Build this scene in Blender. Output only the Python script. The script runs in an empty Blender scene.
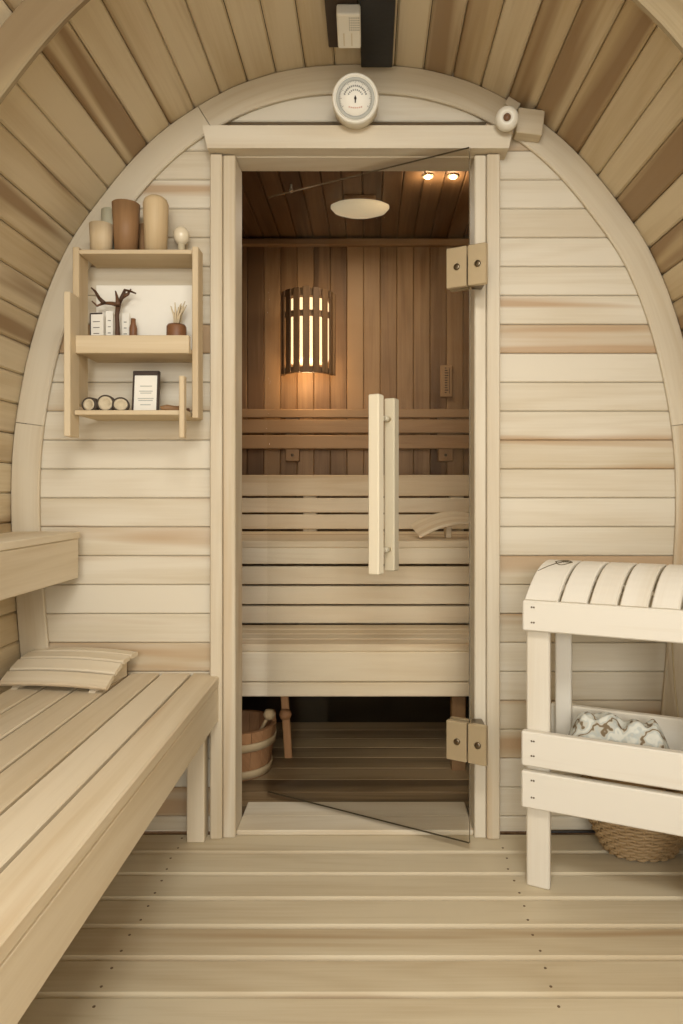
import bpy, bmesh, math, random
from mathutils import Vector, Matrix
random.seed(11)
S = bpy.context.scene
COL = S.collection
F, CX, CY, CZ = 683.0, 370.0, 491.0, 0.897      # focal length in pixels, principal point, eye height (m)

# ------------------------------------------------------------------ camera, daylight, exposure
cd = bpy.data.cameras.new('camera'); cam = bpy.data.objects.new('camera', cd); COL.objects.link(cam)
cam.location = (0, 0, CZ); cam.rotation_euler = (math.pi/2, 0, 0)
cd.sensor_fit = 'VERTICAL'; cd.sensor_height = 36; cd.lens = 36*F/1024
cd.shift_x = (341.5-CX)/1024; cd.shift_y = (CY-512)/1024
cd.clip_start = .02
S.camera = cam
w = bpy.data.worlds.new('daylight'); S.world = w; w.use_nodes = True
bg = w.node_tree.nodes['Background']; bg.inputs[0].default_value = (1, .98, .945, 1); bg.inputs[1].default_value = 1.45
ld = bpy.data.lights.new('daylight_from_open_end', 'AREA'); lo = bpy.data.objects.new('daylight_from_open_end', ld)
COL.objects.link(lo); lo.location = (.2, -3.6, 1.78); lo.rotation_euler = (math.radians(81), 0, math.radians(3))
ld.shape = 'RECTANGLE'; ld.size = 1.8; ld.size_y = .8; ld.energy = 62; ld.color = (1, .985, .95)
cl = bpy.data.lights.new('overhead_fill_light', 'AREA'); co = bpy.data.objects.new('overhead_fill_light', cl)  # unseen fill light, added overhead to lighten bench tops and floor
COL.objects.link(co); co.location = (.05, .25, 1.93); co.rotation_euler = (math.radians(8), 0, 0)
cl.shape = 'RECTANGLE'; cl.size = .5; cl.size_y = .35; cl.energy = 14; cl.color = (1, .985, .955)
S.view_settings.view_transform = 'Standard'; S.view_settings.look = 'None'
S.view_settings.gamma = 1; S.view_settings.use_curve_mapping = False
S.view_settings.exposure = 0.32

def at(x, y, Y): return Vector(((x-CX)*Y/F, Y, CZ-(y-CY)*Y/F))
def lin(c):
    return tuple(((v/255)/12.92 if v/255 <= .04045 else ((v/255+.055)/1.055)**2.4) for v in c)+(1,)

# ------------------------------------------------------------------ materials
def newmat(name):
    m = bpy.data.materials.new(name); m.use_nodes = True
    nt = m.node_tree; return m, nt, nt.nodes, nt.links, nt.nodes['Principled BSDF']
def plain(name, c, rough=.5, metal=0, bump=0, scale=60, var=.06):
    m, nt, N, L, b = newmat(name)
    b.inputs['Roughness'].default_value = rough; b.inputs['Metallic'].default_value = metal
    tc = N.new('ShaderNodeTexCoord'); no = N.new('ShaderNodeTexNoise'); no.inputs['Scale'].default_value = scale
    no.inputs['Detail'].default_value = 4
    L.new(tc.outputs['Object'], no.inputs['Vector'])
    mx = N.new('ShaderNodeMix'); mx.data_type = 'RGBA'
    l = lin(c); mx.inputs[6].default_value = tuple(v*(1-var) for v in l[:3])+(1,); mx.inputs[7].default_value = tuple(min(1, v*(1+var)) for v in l[:3])+(1,)
    L.new(no.outputs['Fac'], mx.inputs[0]); L.new(mx.outputs[2], b.inputs['Base Color'])
    if bump:
        bp = N.new('ShaderNodeBump'); bp.inputs['Strength'].default_value = bump; bp.inputs['Distance'].default_value = .002
        L.new(no.outputs['Fac'], bp.inputs['Height']); L.new(bp.outputs[0], b.inputs['Normal'])
    return m
def emis(name, c, s):
    m, nt, N, L, b = newmat(name)
    b.inputs['Base Color'].default_value = lin(c); b.inputs['Emission Color'].default_value = lin(c); b.inputs['Emission Strength'].default_value = s
    return m
def wood(name, light, dark, heart, rough=.55, heart_at=.62, tone_amt=.35, spec=.3, ring=.2):
    """board material: grain follows the 'gco' attribute (x along the board), 'tone' varies from board to board"""
    m, nt, N, L, b = newmat(name)
    g = N.new('ShaderNodeAttribute'); g.attribute_name = 'gco'
    t = N.new('ShaderNodeAttribute'); t.attribute_name = 'tone'
    def vm(sc):
        v = N.new('ShaderNodeVectorMath'); v.operation = 'MULTIPLY'; v.inputs[1].default_value = sc
        L.new(g.outputs['Vector'], v.inputs[0]); return v.outputs[0]
    def noise(sc, det=3, rg=.5, dist=0):
        n = N.new('ShaderNodeTexNoise'); n.inputs['Scale'].default_value = 1; n.inputs['Detail'].default_value = det
        n.inputs['Roughness'].default_value = rg; n.inputs['Distortion'].default_value = dist
        L.new(vm(sc), n.inputs['Vector']); return n.outputs['Fac']
    def mth(op, a, b_=None, c=None, clamp=False):
        n = N.new('ShaderNodeMath'); n.operation = op; n.use_clamp = clamp
        for i, v in enumerate((a, b_, c)):
            if v is None: continue
            if isinstance(v, (int, float)): n.inputs[i].default_value = v
            else: L.new(v, n.inputs[i])
        return n.outputs[0]
    def mix(f, a, b_):
        n = N.new('ShaderNodeMix'); n.data_type = 'RGBA'
        L.new(f, n.inputs[0])
        for i, v in ((6, a), (7, b_)):
            if isinstance(v, tuple): n.inputs[i].default_value = v
            else: L.new(v, n.inputs[i])
        return n.outputs[2]
    fine = noise((5, 160, 160), 3, .6)
    broad = noise((1.1, 9, 9), 2, .5, .3)
    cont = noise((.5, 6, 6), 1, .4, .15)
    rings = mth('MULTIPLY_ADD', mth('SINE', mth('MULTIPLY', cont, 75)), .5, .5)
    rings = mth('POWER', rings, 2.0)
    f = mth('MULTIPLY_ADD', fine, .75, -.2)
    f = mth('ADD', f, mth('MULTIPLY', rings, ring))
    f = mth('ADD', f, mth('MULTIPLY_ADD', broad, 2.2, -1.02))
    f = mth('ADD', f, mth('MULTIPLY', t.outputs['Fac'], tone_amt), clamp=True)
    c1 = mix(f, lin(light), lin(dark))
    hb = noise((.7, 11, 11), 2, .55, .4)
    h = mth('MULTIPLY_ADD', mth('SUBTRACT', mth('ADD', hb, mth('MULTIPLY', t.outputs['Fac'], .12)), heart_at), 9, 0, clamp=True)
    c2 = mix(mth('MULTIPLY', h, .8), c1, lin(heart))
    L.new(c2, b.inputs['Base Color'])
    b.inputs['Roughness'].default_value = rough; b.inputs['Specular IOR Level'].default_value = spec
    bp = N.new('ShaderNodeBump'); bp.inputs['Strength'].default_value = .12; bp.inputs['Distance'].default_value = .001
    L.new(mth('ADD', fine, mth('MULTIPLY', rings, .4)), bp.inputs['Height']); L.new(bp.outputs[0], b.inputs['Normal'])
    return m
M = {}
M['wall'] = wood('pale_wall_boards', (212, 202, 180), (192, 176, 146), (174, 142, 104), heart_at=.575, tone_amt=.5)
M['ring'] = wood('arch_boards', (208, 196, 171), (189, 171, 139), (184, 156, 118), heart_at=.64)
M['ring_near'] = wood('shaded_arch_boards', (168, 152, 120), (138, 121, 90), (118, 98, 70), heart_at=.6, ring=.35)  # darker copy of the arch boards: roof shade put into the colour
M['stave'] = wood('barrel_staves', (212, 196, 164), (188, 166, 128), (138, 109, 75), heart_at=.565, tone_amt=.45)
M['floor'] = wood('floor_boards', (200, 186, 156), (176, 157, 124), (160, 134, 98), rough=.5, heart_at=.62)
M['bench'] = wood('bench_boards', (216, 202, 175), (198, 180, 148), (188, 162, 126), heart_at=.63)
M['casing'] = wood('casing_boards', (211, 200, 177), (193, 176, 146), (186, 160, 124), heart_at=.65)
M['pale'] = wood('white_birch', (218, 211, 195), (205, 194, 172), (202, 182, 150), heart_at=.8, ring=.15)
M['handle'] = wood('cream_handle_wood', (228, 216, 188), (216, 202, 170), (206, 186, 150), heart_at=.8, ring=.1)
M['shelf'] = wood('shelf_wood', (206, 187, 153), (186, 162, 124), (176, 146, 108), heart_at=.65)
M['cedar_dark'] = wood('shaded_sauna_ceiling_boards', (128, 98, 68), (98, 72, 48), (78, 56, 36), heart_at=.62, tone_amt=.5)  # cedar darkened: the lack of light up there is put into the colour
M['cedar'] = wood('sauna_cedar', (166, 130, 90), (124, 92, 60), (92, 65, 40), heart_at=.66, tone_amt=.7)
M['sbench'] = wood('sauna_bench_boards', (238, 222, 192), (222, 200, 164), (206, 178, 138), heart_at=.65)
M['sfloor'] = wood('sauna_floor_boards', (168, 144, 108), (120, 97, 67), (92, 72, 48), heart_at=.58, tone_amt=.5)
M['redwood'] = wood('bucket_staves', (182, 136, 94), (148, 104, 68), (122, 82, 52), heart_at=.64)
M['hoop'] = wood('bucket_hoops', (200, 176, 136), (176, 148, 108), (160, 128, 90), heart_at=.8)
M['brown'] = wood('brown_cup_wood', (156, 120, 82), (126, 93, 60), (98, 62, 38), heart_at=.68)
M['dark'] = wood('dark_branch', (104, 72, 48), (74, 50, 32), (54, 36, 24), heart_at=.7)
M['black'] = plain('black_painted_timber', (28, 25, 21), .5, bump=.3, scale=40)
M['umber'] = plain('dark_brown_board', (62, 48, 34), .6, bump=.2)
M['white'] = plain('white_plastic', (222, 215, 196), .4, var=.02)
M['offwhite'] = plain('ivory_plastic', (206, 192, 160), .45, var=.03)
M['grey'] = plain('grey_print', (120, 116, 104), .6)
M['lightgrey'] = plain('pale_grey_dial_band', (176, 174, 162), .6)
M['paper'] = plain('white_paper', (236, 230, 214), .7, var=.02)
M['pink'] = plain('pinkish_print', (206, 160, 140), .7)
M['ink'] = plain('dark_print', (58, 46, 36), .7)
M['frame'] = plain('dark_frame', (58, 42, 30), .45)
M['steel'] = plain('brushed_steel', (196, 178, 144), .38, .6, var=.03)
M['screw'] = plain('screw_steel', (120, 108, 90), .3, 1.0)
M['nail'] = plain('dark_nail', (104, 82, 56), .6)
M['burn'] = plain('burnt_mark', (92, 82, 60), .7)
M['sage'] = plain('pale_sage_ceramic', (190, 186, 160), .45)
M['wicker'] = plain('wicker', (160, 132, 92), .6, bump=.3, scale=200, var=.25)
M['wickerin'] = plain('wicker_lining', (110, 86, 56), .8, bump=.3, scale=120, var=.2)
M['terracotta'] = plain('brown_pot_glaze', (126, 84, 52), .5)
M['twig'] = plain('pale_dried_twig', (205, 186, 150), .7)
M['stone'] = plain('dark_bark', (70, 58, 44), .7, bump=.4)
M['slice'] = plain('pale_cut_wood', (200, 184, 152), .7, scale=150, var=.15)
M['cord'] = plain('pale_cord', (196, 178, 140), .7)
M['lens'] = plain('brown_lens', (112, 80, 54), .35)
M['pearl'] = plain('whitish_glass', (222, 208, 178), .08)
M['rubber'] = plain('black_cable', (40, 34, 28), .5)
M['bulb'] = emis('lamp_glow', (255, 222, 172), 1.2)
M['opal'] = emis('lit_opal_cover', (225, 208, 172), .35)
M['spot'] = emis('spot_glow', (255, 222, 170), 30)
def glassmat(name, tint, ior_fac=.09):
    m, nt, N, L, b = newmat(name); out = N['Material Output']; N.remove(b)
    tr = N.new('ShaderNodeBsdfTransparent'); tr.inputs[0].default_value = tint
    gl = N.new('ShaderNodeBsdfGlossy'); gl.inputs['Roughness'].default_value = .02
    fr = N.new('ShaderNodeFresnel'); fr.inputs[0].default_value = 1.28
    mx = N.new('ShaderNodeMixShader'); L.new(fr.outputs[0], mx.inputs[0]); L.new(tr.outputs[0], mx.inputs[1]); L.new(gl.outputs[0], mx.inputs[2])
    L.new(mx.outputs[0], out.inputs[0]); return m
M['glass'] = glassmat('bronze_tinted_glass', (.99, .984, .97, 1))
M['clear'] = glassmat('clear_glass', (.94, .93, .88, 1))
M['glassedge'] = plain('polished_glass_edge', (96, 86, 66), .15)
def clothmat():
    m, nt, N, L, b = newmat('patterned_towel')
    tc = N.new('ShaderNodeTexCoord'); wv = N.new('ShaderNodeTexWave'); wv.wave_type = 'RINGS'; wv.inputs['Scale'].default_value = 9
    wv.inputs['Distortion'].default_value = 9; wv.inputs['Detail'].default_value = 2; wv.inputs['Detail Scale'].default_value = 3
    L.new(tc.outputs['Object'], wv.inputs['Vector'])
    r = N.new('ShaderNodeValToRGB'); e = r.color_ramp.elements
    e[0].position = .02; e[0].color = lin((118, 100, 74)); e[1].position = .9; e[1].color = lin((206, 204, 190))
    x = e.new(.16); x.color = lin((190, 184, 166)); x = e.new(.55); x.color = lin((178, 182, 174)); L.new(wv.outputs['Fac'], r.inputs[0])
    L.new(r.outputs[0], b.inputs['Base Color']); b.inputs['Roughness'].default_value = .9
    no = N.new('ShaderNodeTexNoise'); no.inputs['Scale'].default_value = 300; L.new(tc.outputs['Object'], no.inputs['Vector'])
    bp = N.new('ShaderNodeBump'); bp.inputs['Strength'].default_value = .4; bp.inputs['Distance'].default_value = .002
    L.new(no.outputs['Fac'], bp.inputs['Height']); L.new(bp.outputs[0], b.inputs['Normal']); return m
M['cloth'] = clothmat()

# ------------------------------------------------------------------ mesh builder
I3 = Matrix.Identity(3)
def rotz(a): return Matrix.Rotation(a, 3, 'Z')
def rotx(a): return Matrix.Rotation(a, 3, 'X')
def roty(a): return Matrix.Rotation(a, 3, 'Y')
class MB:
    def __init__(s): s.v = []; s.f = []; s.g = []; s.t = []; s.m = []; s.sm = []
    def add(s, vs, fs, gs=None, tone=None, mat=0, smooth=False):
        o = len(s.v); tone = random.uniform(-1, 1) if tone is None else tone
        off = Vector((random.uniform(0, 40), random.uniform(0, 40), random.uniform(0, 40)))
        for i, p in enumerate(vs):
            s.v.append(tuple(p)); s.g.append(tuple((Vector(gs[i]) if gs else Vector(p))+off)); s.t.append(tone)
        for f in fs: s.f.append([o+i for i in f]); s.m.append(mat); s.sm.append(smooth)
        return s
    def box(s, c, size, R=I3, grain=0, bevel=.002, tone=None, mat=0, seg=1):
        bm = bmesh.new(); bmesh.ops.create_cube(bm, size=1)
        for v in bm.verts: v.co = Vector((v.co.x*size[0], v.co.y*size[1], v.co.z*size[2]))
        if bevel > 0:
            bmesh.ops.bevel(bm, geom=list(bm.edges), offset=min(bevel, min(size)*.45), segments=seg, profile=.5, affect='EDGES')
        bm.verts.index_update(); order = [grain]+[i for i in range(3) if i != grain]
        vs = [R@v.co+Vector(c) for v in bm.verts]; gs = [(v.co[order[0]], v.co[order[1]], v.co[order[2]]) for v in bm.verts]
        fs = [[v.index for v in f.verts] for f in bm.faces]; bm.free()
        return s.add(vs, fs, gs, tone, mat)
    def span(s, a, b, grain=None, **k):
        a = Vector(a); b = Vector(b); d = b-a
        sz = [abs(x) for x in d]
        if grain is None: grain = sz.index(max(sz))
        return s.box((a+b)/2, sz, grain=grain, **k)
    def sweep(s, path, side, up, w, t, tone=None, mat=0, ch=.002, smooth=False):
        """rectangular bar of width w (along side) and thickness t (along up) following path"""
        hw, ht = w/2, t/2
        sec = [(-hw+ch, -ht), (hw-ch, -ht), (hw, -ht+ch), (hw, ht-ch), (hw-ch, ht), (-hw+ch, ht), (-hw, ht-ch), (-hw, -ht+ch)]
        vs, gs, fs = [], [], []; L = 0
        for i, p in enumerate(path):
            p = Vector(p)
            if i: L += (p-Vector(path[i-1])).length
            sd = Vector(side[i]) if isinstance(side, list) else Vector(side)
            u = Vector(up[i]) if isinstance(up, list) else Vector(up)
            for a, b in sec: vs.append(p+sd*a+u*b); gs.append((L, a, b))
        n = len(sec)
        for i in range(len(path)-1):
            for k in range(n): fs.append([i*n+k, i*n+(k+1) % n, (i+1)*n+(k+1) % n, (i+1)*n+k])
        fs.append(list(range(n))[::-1]); fs.append([(len(path)-1)*n+k for k in range(n)])
        return s.add(vs, fs, gs, tone, mat, smooth)
    def tube(s, path, r, seg=8, tone=None, mat=0, smooth=True):
        path = [Vector(p) for p in path]; vs, gs, fs = [], [], []; L = 0; n = len(path)
        ref = None
        for i, p in enumerate(path):
            d = (path[min(i+1, n-1)]-path[max(i-1, 0)]).normalized()
            if i: L += (p-path[i-1]).length
            if ref is None: ref = Vector((0, 0, 1)) if abs(d.z) < .9 else Vector((1, 0, 0))
            a = d.cross(ref).normalized(); b = a.cross(d).normalized(); ref = b
            rr = r[i] if isinstance(r, (list, tuple)) else r
            for k in range(seg):
                th = 2*math.pi*k/seg; q = a*math.cos(th)*rr+b*math.sin(th)*rr
                vs.append(p+q); gs.append((L, math.cos(th)*rr, math.sin(th)*rr))
        for i in range(n-1):
            for k in range(seg): fs.append([i*seg+k, i*seg+(k+1) % seg, (i+1)*seg+(k+1) % seg, (i+1)*seg+k])
        fs.append(list(range(seg))[::-1]); fs.append([(n-1)*seg+k for k in range(seg)])
        return s.add(vs, fs, gs, tone, mat, smooth)
    def lathe(s, prof, c=(0, 0, 0), R=I3, seg=28, tone=None, mat=0, smooth=True, sx=1, sy=1):
        """prof: (radius, height) pairs, axis local z"""
        vs, gs, fs = [], [], []; c = Vector(c); n = len(prof)
        for r, h in prof:
            for k in range(seg):
                th = 2*math.pi*k/seg; p = Vector((r*math.cos(th)*sx, r*math.sin(th)*sy, h)); vs.append(R@p+c); gs.append((h, p.x, p.y))
        for i in range(n-1):
            for k in range(seg): fs.append([i*seg+k, i*seg+(k+1) % seg, (i+1)*seg+(k+1) % seg, (i+1)*seg+k])
        if prof[0][0] > .0015:             # a ring: close it on itself
            for k in range(seg): fs.append([(n-1)*seg+k, (n-1)*seg+(k+1) % seg, (k+1) % seg, k])
        else: fs.append(list(range(seg))[::-1]); fs.append([(n-1)*seg+k for k in range(seg)])
        return s.add(vs, fs, gs, tone, mat, smooth)
    def build(s, name, mats, parent=None, loc=None):
        me = bpy.data.meshes.new(name); base = Vector(loc) if loc is not None else Vector((0, 0, 0))
        me.from_pydata([tuple(Vector(p)-base) for p in s.v], [], s.f)
        if not isinstance(mats, (list, tuple)): mats = [mats]
        for m in mats: me.materials.append(M[m] if isinstance(m, str) else m)
        me.polygons.foreach_set('material_index', s.m); me.polygons.foreach_set('use_smooth', s.sm)
        a = me.attributes.new('gco', 'FLOAT_VECTOR', 'POINT'); a.data.foreach_set('vector', [x for g in s.g for x in g])
        b = me.attributes.new('tone', 'FLOAT', 'POINT'); b.data.foreach_set('value', s.t)
        bm = bmesh.new(); bm.from_mesh(me); bmesh.ops.recalc_face_normals(bm, faces=bm.faces); bm.to_mesh(me); bm.free()
        me.update()
        o = bpy.data.objects.new(name, me); COL.objects.link(o)
        if parent: o.parent = parent; o.location = base-parent_world(parent) if loc is not None else -parent_world(parent)
        elif loc is not None: o.location = base
        return o
def parent_world(p):
    t = Vector((0, 0, 0))
    while p: t += p.location; p = p.parent
    return t
def tag(o, label=None, cat=None, group=None, kind=None):
    for k, v in (('label', label), ('category', cat), ('group', group), ('kind', kind)):
        if v: o[k] = v
    return o
def thing(name, label, cat, loc, group=None):
    o = bpy.data.objects.new(name, None); COL.objects.link(o); o.location = loc; o.empty_display_size = .05
    return tag(o, label, cat, group)
def struct(name, mb, mats, parent=None):
    o = mb.build(name, mats, parent)
    if not parent: o['kind'] = 'structure'
    return o
def mono(name, mb, mats, label, cat, group=None, loc=None):
    return tag(mb.build(name, mats, loc=loc), label, cat, group)
def copy_thing(o):
    c = o.copy(); COL.objects.link(c)
    for ch in [x for x in S.objects if x.parent == o]:
        d = ch.copy(); COL.objects.link(d); d.parent = c
        for g in [x for x in S.objects if x.parent == ch]:
            e = g.copy(); COL.objects.link(e); e.parent = d
    return c

# ------------------------------------------------------------------ barrel profile
WY = 1.797                     # front face of the partition wall
RF = 1.784                     # front face of the arch on it
BX = -.032                     # centre line of the barrel
K = F/RF
raw = [(0, 62), (59, 65.5), (87, 72), (121, 82.5), (143, 94), (168, 109), (193, 126), (215.5, 146), (236, 168.5), (254, 191.5), (277, 222),
       (287, 236), (299, 260), (311, 288), (320, 314), (333, 360), (343, 415), (347, 450), (348.5, 490), (348, 529), (346, 560), (343, 608),
       (339, 650), (335, 700), (329, 760), (319, 832), (303, 900)]
half = [Vector((hw/K, 0, CZ-(y-CY)/K)) for hw, y in raw]
full = [Vector((-p.x, 0, p.z)) for p in half[:0:-1]]+half
def resample(pts, step):
    out = [pts[0].copy()]; acc = 0
    for a, b in zip(pts, pts[1:]):
        l = (b-a).length; d = step-acc
        while d <= l: out.append(a.lerp(b, d/l)); d += step
        acc = (acc+l) % step
    return out
dense = resample(full, .01)
for _ in range(40):
    dense = [dense[0]]+[(dense[i-1]+dense[i]*2+dense[i+1])/4 for i in range(1, len(dense)-1)]+[dense[-1]]
top_i = max(range(len(dense)), key=lambda i: dense[i].z)
cum = [0]
for a, b in zip(dense, dense[1:]): cum.append(cum[-1]+(b-a).length)
s0 = cum[top_i]
def prof(s):                    # s = arc length from the crown, to the right positive
    t = s+s0
    i = max(0, min(len(cum)-2, next((k for k in range(len(cum)) if cum[k] > t), len(cum)-1)-1))
    u = (t-cum[i])/(cum[i+1]-cum[i]); p = dense[i].lerp(dense[i+1], u)
    d = (dense[min(i+4, len(dense)-1)]-dense[max(i-3, 0)]).normalized()
    n = Vector((d.z, 0, -d.x))
    if n.dot(Vector((0, 0, .86))-p) < 0: n = -n
    return Vector((p.x+BX, 0, p.z)), n         # point on the inner face of the barrel, inward normal
def halfwidth(z):
    best = min((p for p in dense if p.x > 0), key=lambda p: abs(p.z-z)); return best.x
PITCH = .0778
Y0 = -.5
def stave(mb, s, tone):
    a, na = prof(s); b, nb = prof(s+PITCH); c = (a+b)/2; d = (b-a); W = d.length-.0012; d.normalize()
    n = Vector((d.z, 0, -d.x))
    if n.dot(na) < 0: n = -n
    R = Matrix((d, (0, 1, 0), n)).transposed(); T = .04
    mb.box(c-n*T/2+Vector((0, (Y0+WY+.05)/2, 0)), (W, WY+.05-Y0, T), R, grain=1, bevel=.005, tone=tone)
    mb.box(c-n*(T+.006)+Vector((0, (Y0+WY+.05)/2, 0)), (W*1.14, WY+.05-Y0, .008), R, grain=1, bevel=0, tone=.5, mat=1)
smax = min(s0, cum[-1]-s0)-.01
NS = int(smax/PITCH)
mc, ml, mr = MB(), MB(), MB()
for i in range(-NS, NS-1):
    tone = random.choice((-.7, -.4, -.1, .1, .4, .9))
    mid = (i+.5)*PITCH
    stave(mc if abs(mid) < 1.15 else (ml if mid < 0 else mr), i*PITCH+.018, tone)
struct('ceiling', mc, ['stave', 'umber']); struct('wall_left', ml, ['stave', 'umber']); struct('wall_right', mr, ['stave', 'umber'])

def arch(mb, y0, y1, wd, joints, tones):
    for (a, b), tone in zip(zip(joints, joints[1:]), tones):
        n = max(4, int((b-a)/.03)); path, sd = [], []
        for i in range(n+1):
            p, nn = prof(a+.0008+(b-a-.0016)*i/n); path.append(p+nn*(wd/2+.0022)+Vector((0, (y0+y1)/2, 0))); sd.append(nn)
        mb.sweep(path, sd, (0, 1, 0), wd, y1-y0, tone, ch=.003)
def s_at(z): return next(i*.005 for i in range(1, 600) if prof(i*.005)[0].z < z)
SJ = s_at(1.078)
ra = MB(); arch(ra, RF, WY-.001, .074, [-smax+.02, -SJ, -.44, .44, SJ, smax-.02], [.2, -.4, .1, -.2, .2, -.5])
struct('trim_1', ra, 'ring')
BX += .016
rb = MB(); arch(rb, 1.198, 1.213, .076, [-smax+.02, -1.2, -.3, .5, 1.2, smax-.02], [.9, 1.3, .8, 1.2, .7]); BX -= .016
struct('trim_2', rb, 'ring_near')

# ------------------------------------------------------------------ partition wall of horizontal boards
JX0, JX1 = -.412, .335          # outer edges of the door casing
IX0, IX1 = -.348, .27          # door opening
HZ = 1.774                      # underside of the door head
wm = MB(); z = .8786-12*.0762; k = 0
while z < 2.0:
    za, zb = max(z, 0), min(z+.0762, 2.0)
    zm = (za+zb)/2; hw = halfwidth(za+.02 if zm > 1.7 else zb if zm > .86 else za)-(.035 if zm > 1.7 else .02)
    if hw > .08 and zb > .01:
        L0, R0 = BX-hw, BX+hw
        T = lambda: random.choice((-.8, -.5, -.3, 0, .2, .5, .9))
        def wp(a, b):
            if b-a > .03: wm.span((a, WY, za+.0006), (b, WY+.04, zb-.0006), grain=0, bevel=.0028, tone=T())
        if za < HZ+.02: wp(L0, JX0+.03); wp(JX1-.03, R0)
        else: wp(L0, R0)
    z += .0762
# lining on the sauna side
wm.span((-1.1, WY+.042, -.1), (IX0-.02, WY+.06, 2.1), tone=.5, mat=1); wm.span((IX1+.02, WY+.042, -.1), (1.1, WY+.06, 2.1), tone=.5, mat=1)
wm.span((-1.1, WY+.042, HZ+.02), (1.1, WY+.06, 2.1), tone=.5, mat=1)
struct('wall_front', wm, ['wall', 'cedar'])
# door casing
tm = MB(); CF = 1.757
tm.span((JX0, CF, 0), (JX0+.031, WY, 1.765), bevel=.003); tm.span((JX0+.032, CF+.006, 0), (IX0, WY+.062, 1.765), bevel=.003)
tm.span((JX1-.034, CF, 0), (JX1, WY, 1.765), bevel=.003); tm.span((IX1, CF+.006, 0), (JX1-.035, WY+.062, 1.765), bevel=.003)
tm.span((IX0-.005, CF+.02, HZ-.008), (IX1+.005, WY+.062, HZ+.03), bevel=.003)
struct('trim_3', tm, 'casing')
hm = MB()
hp = [(JX0-.014, 1.826), (JX1+.03, 1.826), (JX1+.018, 1.768), (JX0-.002, 1.768)]
vs = [(x, y, zz) for y in (CF-.022, WY) for x, zz in hp]
hm.add(vs, [(0, 1, 2, 3), (7, 6, 5, 4), (0, 4, 5, 1), (1, 5, 6, 2), (2, 6, 7, 3), (3, 7, 4, 0)], tone=-.2)
struct('trim_4', hm, 'casing')
sm_ = MB(); sm_.span((IX0, WY-.02, 0), (IX1, WY+.062, .014), bevel=.003, tone=.1); sm_.span((IX0, WY+.063, 0), (IX1, WY+.15, .012), bevel=.003, tone=.4)
struct('trim_5', sm_, 'casing')

# ------------------------------------------------------------------ floor of the changing room
fm = MB(); y = 1.694+.096; edges = []
while y > Y0: edges.append(y); y -= .096
for a in edges:
    b = min(a, WY-.001); fm.span((-.86, a-.096+.0022, -.03), (.86, b, 0), grain=0, bevel=.0075)
    for nx in (-.483, .331):
        for dy in (.022, .07):
            fm.lathe([(.0028, -.001), (.0028, .0006), (.0001, .0008)], (nx+random.uniform(-.004, .004), a-.096+dy, 0), seg=8, mat=1)
fm.span((-.9, Y0, -.05), (.9, WY, -.034), tone=.6, mat=2)
struct('floor', fm, ['floor', 'nail', 'umber'])

# ------------------------------------------------------------------ hot room shell
BY = 3.13; CZI = 2.056
bw = MB(); x = -1.02
while x < 1.02:
    bw.span((x+.0006, BY, -.05), (x+.0755, BY+.03, CZI), grain=2, bevel=.003, tone=random.choice((-.9, -.6, -.2, .1, .4, .8))); x += .0762
bw.span((-1.1, BY+.03, -.1), (1.1, BY+.05, 2.15), mat=1)
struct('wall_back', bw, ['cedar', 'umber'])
for nm, x0 in (('wall_sauna_left', -1.04), ('wall_sauna_right', 1.01)):
    q = MB(); zz = 0
    while zz < CZI:
        q.span((x0, WY+.06, zz+.0006), (x0+.03, BY, min(zz+.0756, CZI)), grain=1, bevel=.003); zz += .0762
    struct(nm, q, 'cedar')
ic = MB(); x = -1.02
while x < 1.02:
    ic.span((x+.0006, WY+.06, CZI), (x+.0755, BY+.03, CZI+.03), grain=1, bevel=.004, tone=random.choice((.2, .5, .8, 1.1))); x += .0762
ic.span((-1.1, WY+.06, CZI+.03), (1.1, BY+.05, CZI+.05), mat=1)
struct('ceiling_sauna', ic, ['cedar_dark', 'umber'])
cn = MB(); cn.span((-1.01, BY-.03, CZI-.042), (1.01, BY, CZI-.012), bevel=.004, tone=-.3); struct('trim_6', cn, 'cedar')
sf = MB(); y = WY+.15
while y < 2.62:
    sf.span((-1.01, y+.0004, -.03), (1.01, y+.0875, 0), grain=0, bevel=.0015); y += .088
sf.span((-1.1, WY+.03, -.06), (1.1, BY+.05, -.032), mat=1)
struct('floor_sauna', sf, ['sfloor', 'black'])

# ------------------------------------------------------------------ glass door, ajar into the hot room
H0 = Vector((.248, 1.70, 0)); H1 = Vector((-.297, 1.99, 0)); gd = (H1-H0).normalized(); gn = Vector((gd.y, -gd.x, 0))
if gn.y > 0: gn = -gn            # towards the viewer
ga = math.atan2(gd.y, gd.x); Rg = rotz(ga); GW = (H1-H0).length; GZ0, GZ1 = .021, 1.752
door = bpy.data.objects.new('door_1', None); COL.objects.link(door); door.location = H0; door['kind'] = 'structure'
g = MB(); c = H0+gd*GW/2+Vector((0, 0, (GZ0+GZ1)/2))
bmv = []
hx, hy, hz = GW/2, .004, (GZ1-GZ0)/2
vs = [Rg@Vector((sx*hx, sy*hy, sz*hz))+c for sx in (-1, 1) for sy in (-1, 1) for sz in (-1, 1)]
g.add(vs, [(0, 4, 5, 1), (2, 3, 7, 6)], mat=0); g.add(vs, [(4, 6, 7, 5)], mat=0); g.add(vs, [(0, 1, 3, 2), (0, 2, 6, 4), (1, 5, 7, 3)], mat=1)
tag(g.build('glass_pane', ['glass', 'glassedge'], door), 'bronze tinted glass')
u = .239; hb = H0+gd*u
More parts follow.
